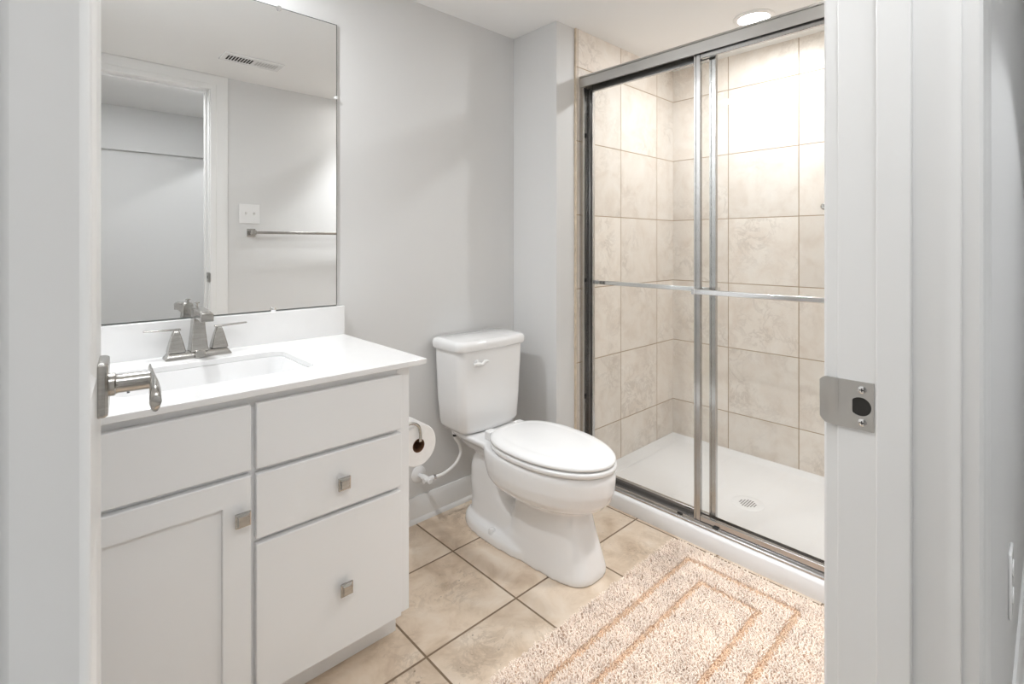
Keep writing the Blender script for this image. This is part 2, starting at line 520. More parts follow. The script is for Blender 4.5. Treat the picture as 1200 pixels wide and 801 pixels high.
# plate in (y, z), with the lip curving past the casing towards the bathroom; latch hole cut out
ya, yb = 0.1425, 0.178
yc, zc, hr = 0.1555, -0.001, 0.0105
outer, inner = [], []
def plate_edge(a):
    # rounded rectangle in polar form about (yc, zc)
    dy, dz = math.cos(a), math.sin(a)
    k = 1e9
    if dy > 1e-6: k = min(k, (yb - yc) / dy)
    if dy < -1e-6: k = min(k, (ya - yc) / dy)
    if dz > 1e-6: k = min(k, (hh - zc) / dz)
    if dz < -1e-6: k = min(k, (-hh - zc) / dz)
    return yc + dy * k, zc + dz * k
angs = sorted([2 * PI * k / n for k in range(n)] + [math.atan2(z - zc, y - yc) % (2 * PI) for y in (ya, yb) for z in (-hh, hh)])
for a in angs:
    outer.append(plate_edge(a))
    iy = max(-0.0085, min(0.0085, hr * 1.1 * math.cos(a))) if math.cos(a) > 0 else hr * math.cos(a)
    inner.append((yc + iy, zc + hr * 1.05 * math.sin(a)))
x0, x1 = XJ - 0.0018, XJ + 0.0002
R = loft(bm, [[(x1, y, SZ + z) for y, z in inner], [(x0, y, SZ + z) for y, z in inner], [(x0, y, SZ + z) for y, z in outer], [(x1, y, SZ + z) for y, z in outer]], cap=False)
# lip: sweeps on from yb, bends away from the room's door line, ends in a round edge
rings = []
for k in range(13):
    u = k / 12
    y = yb + 0.022 * u
    hk = hh * (1 - 0.30 * max(0, u - 0.55) ** 2 / 0.2025 * 0.7)
    xo = XJ - 0.0018 + 0.010 * max(0, (u - 0.25)) ** 2
    z2 = [-hk, -hk * 0.94, -0.0025, 0.0, hk * 0.94, hk]
    xs_ = [0, 0, 0, -0.0006, -0.0006, -0.0006]
    rings.append([(xo + q, y, SZ + z) for z, q in zip(z2, xs_)] + [(xo + 0.0018, y, SZ + z) for z in reversed(z2)])
loft(bm, rings)
obj('plate', bm, M_nickel_flat, t, sharp=30)
bm = BM()
box(bm, XJ + 0.0006, XJ + 0.012, yc - 0.0095, yc + 0.0085, SZ - 0.012, SZ + 0.011)
bmesh.ops.delete(bm, geom=[f for f in bm.faces if f.calc_center_median().x < XJ + 0.001], context='FACES')
for f in bm.faces: f.normal_flip()
o = obj('pocket_shade', BX(XJ - 0.0009, XJ + 0.0008, yc - 0.0112, yc + 0.0098, SZ - 0.0125, SZ + 0.0115), M_dark, t)  # dark block paints the shade of the latch hole; the jamb is solid
bm.free()
for dz in (0.0192, -0.0192):
    bm = BM()
    lathe(bm, [(0.0045, 0.0), (0.0043, 0.0012), (0.0030, 0.0020), (0.0004, 0.0023)], (XJ - 0.0016, 0.154, SZ + dz), '-x', 20)
    sc = obj('screw', bm, M_chrome, t)
    bm = BM()
    box(bm, XJ - 0.0041, XJ - 0.0030, 0.154 - 0.0022, 0.154 + 0.0022, SZ + dz - 0.0005, SZ + dz + 0.0005)
    box(bm, XJ - 0.0041, XJ - 0.0030, 0.154 - 0.0005, 0.154 + 0.0005, SZ + dz - 0.0022, SZ + dz + 0.0022)
    obj('cross_slot', bm, M_black, sc)

# outlet on the hall wall
t = thing('outlet_plate', 'white outlet cover plate low on the hall wall at right edge', 'outlet', (1.53, 0.066, 0.395))
obj('plate', BX(1.495, 1.565, 0.060, 0.066, 0.325, 0.465), M_plast, t, bevel=0.003)
for dz in (0.030, -0.030):
    bm = BM(); lathe(bm, [(0.017, 0), (0.017, 0.0018), (0.0155, 0.0025)], (1.53, 0.060, 0.395 + dz), '-y', 24)
    obj('socket', bm, M_plast, t)

# ------------------------------------------------------------------ vanity
VX0, VX1, VF = -0.155, 0.757, 1.236   # cabinet sides and face frame plane
HC = 0.798
van = thing('vanity_cabinet', 'white vanity cabinet with shaker door and three drawer fronts under the sink', 'vanity', (0.30, 1.49, 0))
bm = BM()
box(bm, VX0, VX0 + 0.016, VF + 0.0195, 1.760, 0.098, HC - 0.0165)
box(bm, VX1 - 0.016, VX1, VF + 0.0195, 1.760, 0.098, HC - 0.0165)
box(bm, VX0 + 0.016, VX1 - 0.016, VF + 0.0195, 1.760, 0.098, 0.114)
box(bm, VX0 + 0.016, VX1 - 0.016, 1.752, 1.760, 0.114, 0.60)
for a in ((VX0, VX0 + 0.06, 0.098, HC - 0.0165), (VX1 - 0.04, VX1, 0.098, HC - 0.0165), (0.330, 0.366, 0.118, HC - 0.046)):
    box(bm, a[0], a[1], VF, VF + 0.019, a[2], a[3])
for a in ((VX0 + 0.06, VX1 - 0.04, HC - 0.046, HC - 0.0165), (VX0 + 0.06, VX1 - 0.04, 0.098, 0.118), (VX0 + 0.06, 0.330, 0.600, 0.624), (0.366, VX1 - 0.04, 0.600, 0.620), (0.366, VX1 - 0.04, 0.443, 0.463)):
    box(bm, a[0], a[1], VF + 0.0003, VF + 0.019, a[2], a[3])
box(bm, VX1 - 0.016, VX1, VF + 0.074, 1.757, 0.0, 0.0975)
box(bm, VX0 + 0.02, VX0 + 0.036, VF + 0.074, 1.757, 0.0, 0.0975)
obj('body', bm, M_cab, van, bevel=0.0012)
obj('toe_board', BX(VX0 + 0.02, VX1 - 0.004, VF + 0.066, VF + 0.072, 0.0, 0.096), M_cab, van, bevel=0.001)
FT = 0.019
yf = VF - FT
def front(name, x0, x1, z0, z1): return obj(name, BX(x0, x1, yf, VF - 0.0005, z0, z1), M_cab, van, bevel=0.0022, seg=3)
def knob(par, x, z):
    k = bpy.data.objects.new('knob', None); COL.objects.link(k); k.parent = par
    bm = BM()
    r = 0.0155
    def sq(h, y): return [(x - h, y, z - h), (x + h, y, z - h), (x + h, y, z + h), (x - h, y, z + h)]
    bpy.data.objects.remove(k)
    loft(bm, [sq(0.006, yf), sq(0.0055, yf - 0.012), sq(r, yf - 0.015), sq(r, yf - 0.019), sq(r * 0.80, yf - 0.020), sq(r * 0.62, yf - 0.0245)])
    return obj('knob', bm, M_nickel, par, sharp=20)
d1 = front('drawer', 0.353, 0.722, 0.616, 0.763)
d2 = front('drawer', 0.353, 0.722, 0.459, 0.604)
d3 = front('drawer', 0.353, 0.722, 0.104, 0.447)
knob(d2, 0.551, 0.5265); knob(d3, 0.557, 0.2625)
front('drawer', -0.10, 0.342, 0.618, 0.763)
# shaker door: frame with sunk panel
bm = BM()
x0, x1, z0, z1, fw = -0.10, 0.342, 0.104, 0.606, 0.056
def rq(i, y): return [(x0 + i, y, z0 + i), (x1 - i, y, z0 + i), (x1 - i, y, z1 - i), (x0 + i, y, z1 - i)]
R = loft(bm, [rq(0, VF - 0.0005), rq(0, yf + 0.0015), rq(0.0015, yf), rq(fw, yf), rq(fw + 0.0015, yf + 0.0085)], cap=False)
bm.faces.new(R[-1]); bm.faces.new(list(reversed(R[0])))
dr = obj('door', bm, M_cab, van, sharp=20)
knob(dr, 0.321, 0.522)

# countertop with backsplash and undermount basin
top = thing('vanity_countertop', 'white vanity countertop with low backsplash and rectangular undermount sink', 'countertop', (0.32, 1.49, HC))
cx0, cx1, cy0, cy1 = -0.158, 0.797, 1.207, 1.760
sx0, sx1, sy0, sy1 = 0.112, 0.535, 1.330, 1.605
bm = BM()
def ring_edges(pts):
    vs = [bm.verts.new(p) for p in pts]
    return [bm.edges.new((vs[i], vs[(i + 1) % len(vs)])) for i in range(len(vs))]
for z in (HC, HC - 0.0155):
    e1 = ring_edges([(cx0, cy0, z), (cx1, cy0, z), (cx1, cy1, z), (cx0, cy1, z)])
    e2 = ring_edges(rrect(sx0, sx1, sy0, sy1, 0.035, z, 8))
    bmesh.ops.triangle_fill(bm, edges=e1 + e2, use_beauty=True)
outer = [(cx0, cy0), (cx1, cy0), (cx1, cy1), (cx0, cy1)]
for k in range(4):
    a, c = outer[k], outer[(k + 1) % 4]
    bm.faces.new([bm.verts.new(p) for p in ((*a, HC), (*c, HC), (*c, HC - 0.0155), (*a, HC - 0.0155))])
ra, rb = rrect(sx0, sx1, sy0, sy1, 0.035, HC, 8), rrect(sx0, sx1, sy0, sy1, 0.035, HC - 0.0155, 8)
for k in range(len(ra)):
    j = (k + 1) % len(ra)
    bm.faces.new([bm.verts.new(p) for p in (ra[k], ra[j], rb[j], rb[k])])
bmesh.ops.remove_doubles(bm, verts=bm.verts, dist=1e-5)
obj('slab', bm, M_quartz, top, bevel=0.0018, sharp=30)
obj('backsplash', BX(cx0, 0.800, 1.741, 1.7615, HC - 0.0005, 0.899), M_quartz, top, bevel=0.0015)
bm = BM()
rings = []
for ins, z, rr in ((-0.004, -0.0156, 0.038), (0.002, -0.0158, 0.036), (0.004, -0.022, 0.036), (0.010, -0.07, 0.036), (0.022, -0.118, 0.036), (0.042, -0.136, 0.04), (0.085, -0.140, 0.04)):
    rings.append(rrect(sx0 + ins, sx1 - ins, sy0 + ins, sy1 - ins, rr, HC + z, 8))
for ins, z, rr in ((0.085, -0.148, 0.04), (0.030, -0.145, 0.04), (-0.004, -0.0175, 0.038)):
    rings.append(rrect(sx0 + ins, sx1 - ins, sy0 + ins, sy1 - ins, rr, HC + z, 8))
R = loft(bm, rings[:7], cap=False)
bm.faces.new(R[-1])
basin = obj('sink_basin', bm, M_porc, top, sharp=50)
bm = BM(); lathe(bm, [(0.031, -0.001), (0.031, 0.002), (0.024, 0.003), (0.022, -0.0005)], ((sx0 + sx1) / 2, 1.475, HC - 0.1395), 'z', 28)
obj('drain', bm, M_nickel, basin)

# faucet
FX, FY = 0.331, 1.683
fa = thing('faucet', 'brushed nickel two-handle faucet at the back of the white sink', 'faucet', (FX, FY, HC))
bm = BM()
def rect(cx, cy, hx, hy, z): return [(cx - hx, cy - hy, z), (cx + hx, cy - hy, z), (cx + hx, cy + hy, z), (cx - hx, cy + hy, z)]
loft(bm, [rect(FX, FY, 0.082, 0.027, HC + 0.0002), rect(FX, FY, 0.082, 0.027, HC + 0.003), rect(FX, FY, 0.073, 0.019, HC + 0.017), rect(FX, FY, 0.072, 0.018, HC + 0.018)])
obj('base_plate', bm, M_nickel, fa, bevel=0.0015)
bm = BM()
loft(bm, [rect(FX, FY - 0.030, 0.0125, 0.007, HC + 0.001), rect(FX, FY - 0.026, 0.0125, 0.007, HC + 0.022)])
loft(bm, [rect(FX, FY - 0.002, 0.0225, 0.027, HC + 0.018), rect(FX, FY - 0.001, 0.0205, 0.025, HC + 0.030), rect(FX, FY, 0.016, 0.019, HC + 0.080), rect(FX, FY, 0.0145, 0.017, HC + 0.112),
          rect(FX, FY + 0.001, 0.0145, 0.016, HC + 0.132), rect(FX, FY + 0.003, 0.011, 0.011, HC + 0.142)])
# spout: arched box reaching out over the bowl
rings = []
for y, z, h2, hw in ((0.014, 0.122, 0.019, 0.0135), (-0.02, 0.126, 0.016, 0.0140), (-0.055, 0.127, 0.0135, 0.0150), (-0.090, 0.125, 0.0125, 0.0160), (-0.112, 0.122, 0.0120, 0.0165)):
    rings.append([(FX - hw, FY + y, HC + z - h2), (FX + hw, FY + y, HC + z - h2), (FX + hw, FY + y, HC + z + h2 * 0.6), (FX + hw * 0.7, FY + y, HC + z + h2), (FX - hw * 0.7, FY + y, HC + z + h2), (FX - hw, FY + y, HC + z + h2 * 0.6)])
loft(bm, rings)
obj('spout', bm, M_nickel, fa, bevel=0.002, sharp=30)
bm = BM(); lathe(bm, [(0.0035, 0.138), (0.003, 0.150), (0.0075, 0.151), (0.0075, 0.154), (0.002, 0.155)], (FX, FY + 0.012, HC), 'z', 16)
obj('lift_rod', bm, M_nickel, fa)
for s in (-1, 1):
    hx = FX + s * 0.0535
    bm = BM()
    loft(bm, [rect(hx, FY, 0.0215, 0.0195, HC + 0.019), rect(hx, FY, 0.0195, 0.018, HC + 0.030), rect(hx, FY, 0.0125, 0.012, HC + 0.060), rect(hx, FY, 0.0085, 0.0085, HC + 0.074), rect(hx, FY, 0.006, 0.006, HC + 0.080)])
    h = obj('handle', bm, M_nickel, fa, bevel=0.002, sharp=30)
    bm = BM()
    loft(bm, [[(hx - s * 0.011, FY - 0.008, HC + 0.0785), (hx - s * 0.011, FY + 0.008, HC + 0.0785), (hx - s * 0.011, FY + 0.008, HC + 0.084), (hx - s * 0.011, FY - 0.008, HC + 0.084)],
              [(hx + s * 0.075, FY - 0.0075, HC + 0.082), (hx + s * 0.075, FY + 0.0075, HC + 0.082), (hx + s * 0.075, FY + 0.0075, HC + 0.086), (hx + s * 0.075, FY - 0.0075, HC + 0.086)]])
    obj('lever', bm, M_nickel, h, bevel=0.0012)

# mirror
mi = thing('mirror', 'large frameless wall mirror held by small clips above the vanity', 'mirror', (0.30, 1.757, 0.905))
bm = BX(-0.14, 0.7755, 1.7565, 1.7615, 0.903, 1.905)
obj('glass', bm, M_mirror, mi)
bm = BM()
o_ = 0.0022
for a in ((-0.14 - 0, 0.7755, 1.7558, 1.7616, 1.905, 1.905 + o_), (0.7755, 0.7755 + o_, 1.7558, 1.7616, 0.903, 1.905 + o_), (-0.14, 0.7755, 1.7558, 1.7616, 0.9005, 0.903)): box(bm, *a)
obj('edge', bm, surf('mirror_edge', (0.10, 0.11, 0.105), 0.3, var=0.1), mi)
def clip(x, z, up):
    bm = BM()
    lathe(bm, [(0.0085, 0.0), (0.0085, 0.003), (0.005, 0.0045), (0.0005, 0.005)], (x, 1.7562, z), '-y', 22)
    c = obj('clip', bm, M_chrome, mi)
for x, z in ((0.579, 1.903), (0.56, 0.905), (0.02, 1.903), (0.02, 0.905)): clip(x, z, 1)
bm = BM(); lathe(bm, [(0.006, 0), (0.006, 0.004), (0.001, 0.005)], (0.7745, 1.7562, 1.645), '-y', 16); obj('clip', bm, M_plast, mi)

# ------------------------------------------------------------------ toilet
TX = 1.352
toi = thing('toilet', 'white two-piece toilet with closed lid between the vanity and the shower', 'toilet', (TX, 1.38, 0))
def egg(yf_, yb_, hw, z, yc=None, n=48, sq_b=2.6, sq_f=2.0, x=TX):
    if yc is None: yc = yf_ + (yb_ - yf_) * 0.56
    o = []
    for k in range(n):
        a = 2 * PI * k / n
        c, s_ = math.cos(a), math.sin(a)
        e = sq_b if s_ > 0 else sq_f
        px = hw * math.copysign(abs(c) ** (2 / e), c)
        py = (yb_ - yc if s_ > 0 else yc - yf_) * math.copysign(abs(s_) ** (2 / e), s_)
        o.append((x + px, yc + py, z))
    return o
bm = BM()
# bowl
loft(bm, [egg(1.10, 1.40, 0.095, 0.205), egg(1.065, 1.44, 0.120, 0.222), egg(1.020, 1.48, 0.152, 0.240), egg(0.998, 1.50, 0.168, 0.264), egg(0.986, 1.51, 0.175, 0.300), egg(0.984, 1.52, 0.175, 0.345), egg(0.990, 1.52, 0.170, 0.366)])
# front column flaring to the floor
loft(bm, [egg(1.032, 1.50, 0.111, 0.000, sq_f=3.4, sq_b=4), egg(1.032, 1.50, 0.110, 0.018, sq_f=3.4, sq_b=4), egg(1.050, 1.42, 0.102, 0.080, sq_f=3.0), egg(1.074, 1.39, 0.097, 0.150, sq_f=2.8), egg(1.090, 1.38, 0.096, 0.215, sq_f=2.5), egg(1.09, 1.38, 0.11, 0.25)])
# rear trap block and foot
loft(bm, [egg(1.20, 1.668, 0.128, 0.000, sq_f=3, sq_b=2.6), egg(1.20, 1.668, 0.127, 0.030, sq_f=3, sq_b=2.6), egg(1.25, 1.655, 0.116, 0.046, sq_f=3, sq_b=2.6)])
loft(bm, [egg(1.20, 1.645, 0.098, 0.02, sq_b=3), egg(1.24, 1.645, 0.090, 0.10, sq_b=3), egg(1.40, 1.643, 0.086, 0.16, sq_f=3, sq_b=3), egg(1.445, 1.640, 0.083, 0.23, sq_f=3, sq_b=3), egg(1.46, 1.625, 0.076, 0.275, sq_f=3, sq_b=3), egg(1.50, 1.59, 0.055, 0.302, sq_b=2.4)])
loft(bm, [egg(1.25, 1.60, 0.040, 0.05), egg(1.25, 1.60, 0.040, 0.32)])
# deck reaching back under the tank
loft(bm, [egg(1.34, 1.70, 0.075, 0.290, yc=1.5, sq_f=2.4, sq_b=4), egg(1.30, 1.72, 0.105, 0.328, yc=1.5, sq_f=2.4, sq_b=5), egg(1.26, 1.73, 0.128, 0.350, yc=1.5, sq_f=2.4, sq_b=5), egg(1.26, 1.73, 0.130, 0.366, yc=1.5, sq_f=2.4, sq_b=5)])
bowl = obj('bowl', bm, M_porc, toi, sharp=180)
r_ = bowl.modifiers.new('remesh', 'REMESH'); r_.mode = 'VOXEL'; r_.voxel_size = 0.0055; r_.use_smooth_shade = True
s_ = bowl.modifiers.new('smooth', 'SMOOTH'); s_.factor = 0.5; s_.iterations = 9
# seat and lid
bm = BM()
loft(bm, [egg(0.988, 1.47, 0.166, 0.3675), egg(0.982, 1.475, 0.171, 0.371), egg(0.981, 1.475, 0.172, 0.381), egg(0.985, 1.472, 0.169, 0.3855)])
obj('seat', bm, M_plast, toi, sharp=60)
bm = BM()
loft(bm, [egg(0.990, 1.478, 0.164, 0.3895), egg(0.984, 1.482, 0.169, 0.393), egg(0.984, 1.482, 0.169, 0.399), egg(0.989, 1.478, 0.165, 0.4035), egg(1.002, 1.470, 0.156, 0.4075), egg(1.036, 1.45, 0.128, 0.4110), egg(1.042, 1.446, 0.123, 0.4103), egg(1.05, 1.44, 0.116, 0.4113), egg(1.15, 1.38, 0.05, 0.4130)])
obj('lid', bm, M_plast, toi, sharp=60)
for s in (-1, 1):
    obj('hinge', BX(TX + s * 0.075 - 0.02, TX + s * 0.075 + 0.02, 1.472, 1.505, 0.364, 0.400), M_plast, toi, bevel=0.006, seg=3)
    bm = BM(); lathe(bm, [(0.014, 0.0), (0.0135, 0.010), (0.009, 0.017), (0.001, 0.0195)], (TX + s * 0.112, 1.44, 0.036), 'z', 20)
    obj('bolt_cap', bm, M_plast, toi)
# tank
def tank_ring(z, hw, yf_, yb_=1.742, bow=0.016, r=0.030, n=7):
    base = rrect(TX - hw, TX + hw, yf_, yb_, r, z, n)
    # subdivide the front so it can bow out
    o = []
    m_ = len(base)
    for i, p in enumerate(base):
        o.append(p)
        q = base[(i + 1) % m_]
        if abs(p[0] - q[0]) > 0.1:
            for k in range(1, 10): o.append(tuple(p[j] + (q[j] - p[j]) * k / 10 for j in range(3)))
    return [(x, y - (bow * (1 - ((x - TX) / hw) ** 2) if y < (yf_ + yb_) / 2 else 0), z) for x, y, z in o]
bm = BM()
loft(bm, [tank_ring(0.3665, 0.118, 1.588, 1.725), tank_ring(0.372, 0.142, 1.576, 1.733), tank_ring(0.392, 0.155, 1.568, 1.736), tank_ring(0.49, 0.162, 1.566), tank_ring(0.60, 0.168, 1.564), tank_ring(0.700, 0.173, 1.562)])
tank = obj('tank', bm, M_porc, toi, sharp=50)
bm = BM()
loft(bm, [tank_ring(0.698, 0.170, 1.566, 1.744), tank_ring(0.700, 0.181, 1.555, 1.748), tank_ring(0.706, 0.184, 1.551, 1.750), tank_ring(0.726, 0.184, 1.551, 1.750), tank_ring(0.736, 0.180, 1.556, 1.747), tank_ring(0.740, 0.168, 1.567, 1.737)])
obj('tank_lid', bm, M_porc, toi, sharp=50)
bm = BM()
yl = 1.548
lathe(bm, [(0.013, -0.010), (0.013, 0.006), (0.009, 0.010), (0.007, 0.016)], (TX - 0.095, yl + 0.010, 0.652), '-y', 20)
pts = smooth_path([(TX - 0.118, yl - 0.007, 0.650), (TX - 0.095, yl - 0.010, 0.650), (TX - 0.078, yl - 0.011, 0.647), (TX - 0.062, yl - 0.012, 0.657), (TX - 0.048, yl - 0.012, 0.655)], 6)
tube(bm, pts, [0.0045 + 0.0025 * math.sin(PI * i / (len(pts) - 1)) for i in range(len(pts))], 12)
obj('flush_lever', bm, M_plast, toi, sharp=60)

# water supply
ws = thing('water_supply_valve', 'white shutoff valve and supply hose on the wall left of the toilet', 'valve', (1.122, 1.75, 0.186))
bm = BM(); lathe(bm, [(0.034, 0.0), (0.033, 0.004), (0.022, 0.010), (0.012, 0.012)], (1.122, 1.7615, 0.186), '-y', 28)
obj('escutcheon', bm, M_plast, ws)
bm = BM()
tube(bm, [(1.122, 1.752, 0.186), (1.122, 1.690, 0.186)], 0.0085)
lathe(bm, [(0.012, 0), (0.0125, 0.008), (0.0125, 0.026), (0.010, 0.032)], (1.122, 1.726, 0.186), '-y', 20)
tube(bm, [(1.105, 1.696, 0.186), (1.150, 1.696, 0.186)], 0.0095)
obj('valve_body', bm, M_plast, ws, sharp=40)
bm = BM(); lathe(bm, [(0.004, 0), (0.004, 0.008), (0.011, 0.009), (0.011, 0.016), (0.009, 0.018)], (1.122, 1.690, 0.186), '-y', 10)
obj('valve_handle', bm, M_plast, ws, sharp=40)
bm = BM(); lathe(bm, [(0.0095, 0), (0.0095, 0.010)], (1.150, 1.696, 0.186), 'x', 8); obj('hose_nut', bm, M_chrome, ws)
bm = BM()
tube(bm, smooth_path([(1.160, 1.696, 0.186), (1.200, 1.690, 0.190), (1.252, 1.688, 0.212), (1.276, 1.682, 0.252), (1.266, 1.680, 0.295), (1.246, 1.680, 0.325), (1.245, 1.680, 0.342)], 8), 0.0062, 12)
obj('hose', bm, M_hose, ws)
bm = BM(); lathe(bm, [(0.0085, 0), (0.0085, 0.010)], (1.245, 1.680, 0.332), 'z', 8); obj('hose_nut', bm, M_black, ws)
bm = BM(); lathe(bm, [(0.012, 0), (0.0145, 0.004), (0.0145, 0.024)], (1.245, 1.680, 0.342), 'z', 8); obj('tank_nut', bm, M_plast, ws)

# toilet paper holder on the side of the vanity
TPX, TPY, TPZ = 0.829, 1.300, 0.516
th = thing('toilet_paper_holder', 'bent nickel paper holder on the right side of the vanity', 'paper holder', (0.757, 1.30, 0.585))
bm = BM(); lathe(bm, [(0.022, 0), (0.022, 0.004), (0.014, 0.009), (0.006, 0.010)], (VX1, TPY - 0.010, 0.586), 'x', 24)
obj('wall_plate', bm, M_nickel, th)
bm = BM()
tube(bm, smooth_path([(VX1 + 0.006, TPY - 0.010, 0.588), (VX1 + 0.040, TPY - 0.010, 0.592), (TPX - 0.008, TPY - 0.010, 0.580), (TPX, TPY - 0.010, 0.555), (TPX, TPY - 0.010, TPZ + 0.022), (TPX, TPY - 0.004, TPZ + 0.0155), (TPX, TPY + 0.02, TPZ + 0.0147), (TPX, TPY + 0.100, TPZ + 0.0147)], 8), 0.0045, 12)
obj('arm', bm, M_nickel, th)
tp = thing('toilet_paper_roll', 'white toilet paper roll with brown core beside the vanity', 'toilet paper', (TPX, TPY + 0.05, TPZ - 0.063))
bm = BM()
def circ(r, y, n=48): return [(TPX + r * math.cos(2 * PI * k / n), y, TPZ + r * math.sin(2 * PI * k / n)) for k in range(n)]
R = loft(bm, [circ(0.0205, TPY), circ(0.060, TPY), circ(0.063, TPY + 0.003), circ(0.063, TPY + 0.097), circ(0.060, TPY + 0.100), circ(0.0205, TPY + 0.100)], cap=False)
for a, c in zip(R[-1], R[0]): pass
n_ = len(R[0])
for k in range(n_): bm.faces.new((R[-1][k], R[-1][(k + 1) % n_], R[0][(k + 1) % n_], R[0][k]))
obj('paper', bm, M_paper, tp, sharp=40)
bm = BM()
R = loft(bm, [circ(0.0205, TPY - 0.0004), circ(0.0190, TPY - 0.0004), circ(0.0190, TPY + 0.1), circ(0.0205, TPY + 0.1)], cap=False)
for k in range(n_): bm.faces.new((R[-1][k], R[-1][(k + 1) % n_], R[0][(k + 1) % n_], R[0][k]))
obj('core', bm, M_card, tp, sharp=40)

# ------------------------------------------------------------------ shower
PX0 = 1.785
pan = thing('shower_pan', 'white acrylic shower base with raised front curb', 'shower base', (2.2, 0.87, 0))
bm = BM()
prof = [(PX0, 0.0), (PX0 + 0.002, 0.050), (PX0 + 0.008, 0.060), (PX0 + 0.018, 0.064), (1.862, 0.064), (1.870, 0.060), (1.880, 0.042), (1.892, 0.036), (2.17, 0.031), (2.575, 0.036), (2.600, 0.040), (2.612, 0.050), (2.6315, 0.052), (2.6315, 0.0)]
loft(bm, [[(x, y, z) for x, z in prof] for y in (0.263, 1.4775)])
# rounded upstands at both ends
for ya_, s in ((1.4775, -1), (0.263, 1)):
    loft(bm, [[(1.865, ya_, 0.03), (1.865, ya_, 0.052), (1.865, ya_ + s * 0.018, 0.050), (1.865, ya_ + s * 0.032, 0.040), (1.865, ya_ + s * 0.06, 0.033)],
              [(2.63, ya_, 0.03), (2.63, ya_, 0.052), (2.63, ya_ + s * 0.018, 0.050), (2.63, ya_ + s * 0.032, 0.040), (2.63, ya_ + s * 0.06, 0.033)]])
obj('base', bm, M_acryl, pan, sharp=50)
bm = BM()
DX, DY = 2.173, 0.877
lathe(bm, [(0.064, 0.0), (0.064, 0.0022), (0.060, 0.0034), (0.036, 0.0024), (0.0355, 0.0016), (0.0005, 0.0016)], (DX, DY, 0.0302), 'z', 40)
drn = obj('drain', bm, M_acryl, pan, sharp=30)
bm = BM()
for i in range(-3, 4):
    for j in range(-3, 4):
        if i * i + j * j <= 10:
            box(bm, DX + i * 0.0098 - 0.0028, DX + i * 0.0098 + 0.0028, DY + j * 0.0098 - 0.0028, DY + j * 0.0098 + 0.0028, 0.0316, 0.0322)
obj('grate_holes', bm, surf('grate_shadow', (0.06, 0.06, 0.06), 0.6), drn)

fr = thing('shower_door_frame', 'grey metal frame of header, bottom track and side jambs around the sliding shower doors', 'shower frame', (1.83, 0.87, 0.064))
Y0, Y1 = 0.263, 1.4772
bm = BM()
hp = [(1.797, 1.833), (1.797, 1.8715), (1.8015, 1.8725), (1.8015, 1.8755), (1.797, 1.8765), (1.798, 1.884), (1.862, 1.884), (1.864, 1.881), (1.864, 1.833), (1.861, 1.833), (1.861, 1.878), (1.804, 1.878), (1.804, 1.870), (1.800, 1.868), (1.800, 1.833)]
R = loft(bm, [[(x, y, z) for x, z in hp] for y in (Y0, Y1)])
obj('header', bm, M_head, fr, sharp=20)
bm = BM()
hp = [(1.800, 0.064), (1.800, 0.070), (1.803, 0.073), (1.806, 0.080), (1.812, 0.081), (1.812, 0.071), (1.836, 0.071), (1.836, 0.092), (1.839, 0.092), (1.839, 0.071), (1.858, 0.071), (1.858, 0.094), (1.861, 0.094), (1.861, 0.064)]
loft(bm, [[(x, y, z) for x, z in hp] for y in (Y0, Y1)])
obj('bottom_track', bm, M_alum, fr, sharp=20)
for ye, s in ((Y1, -1), (Y0, 1)):
    bm = BM()
    jp = [(1.800, 0), (1.800, 0.024), (1.8025, 0.024), (1.8025, 0.004), (1.827, 0.004), (1.827, 0.018), (1.830, 0.018), (1.830, 0.004), (1.857, 0.004), (1.857, 0.026), (1.860, 0.026), (1.860, 0)]
    loft(bm, [[(x, ye + s * d, z) for x, d in jp] for z in (0.066, 1.838)])
    obj('side_jamb', bm, M_alum, fr, sharp=20)
    for z in (1.62, 0.955, 0.42):
        bm = BM(); box(bm, 1.8035, 1.8265, ye + s * 0.0042, ye + s * 0.016, z - 0.008, z + 0.008)
        obj('bumper', bm, M_black, fr, bevel=0.002)
for y in (0.985, 0.845):
    obj('guide', BX(1.8005, 1.8115, y - 0.010, y + 0.010, 0.0785, 0.0835), M_black, fr, bevel=0.001)

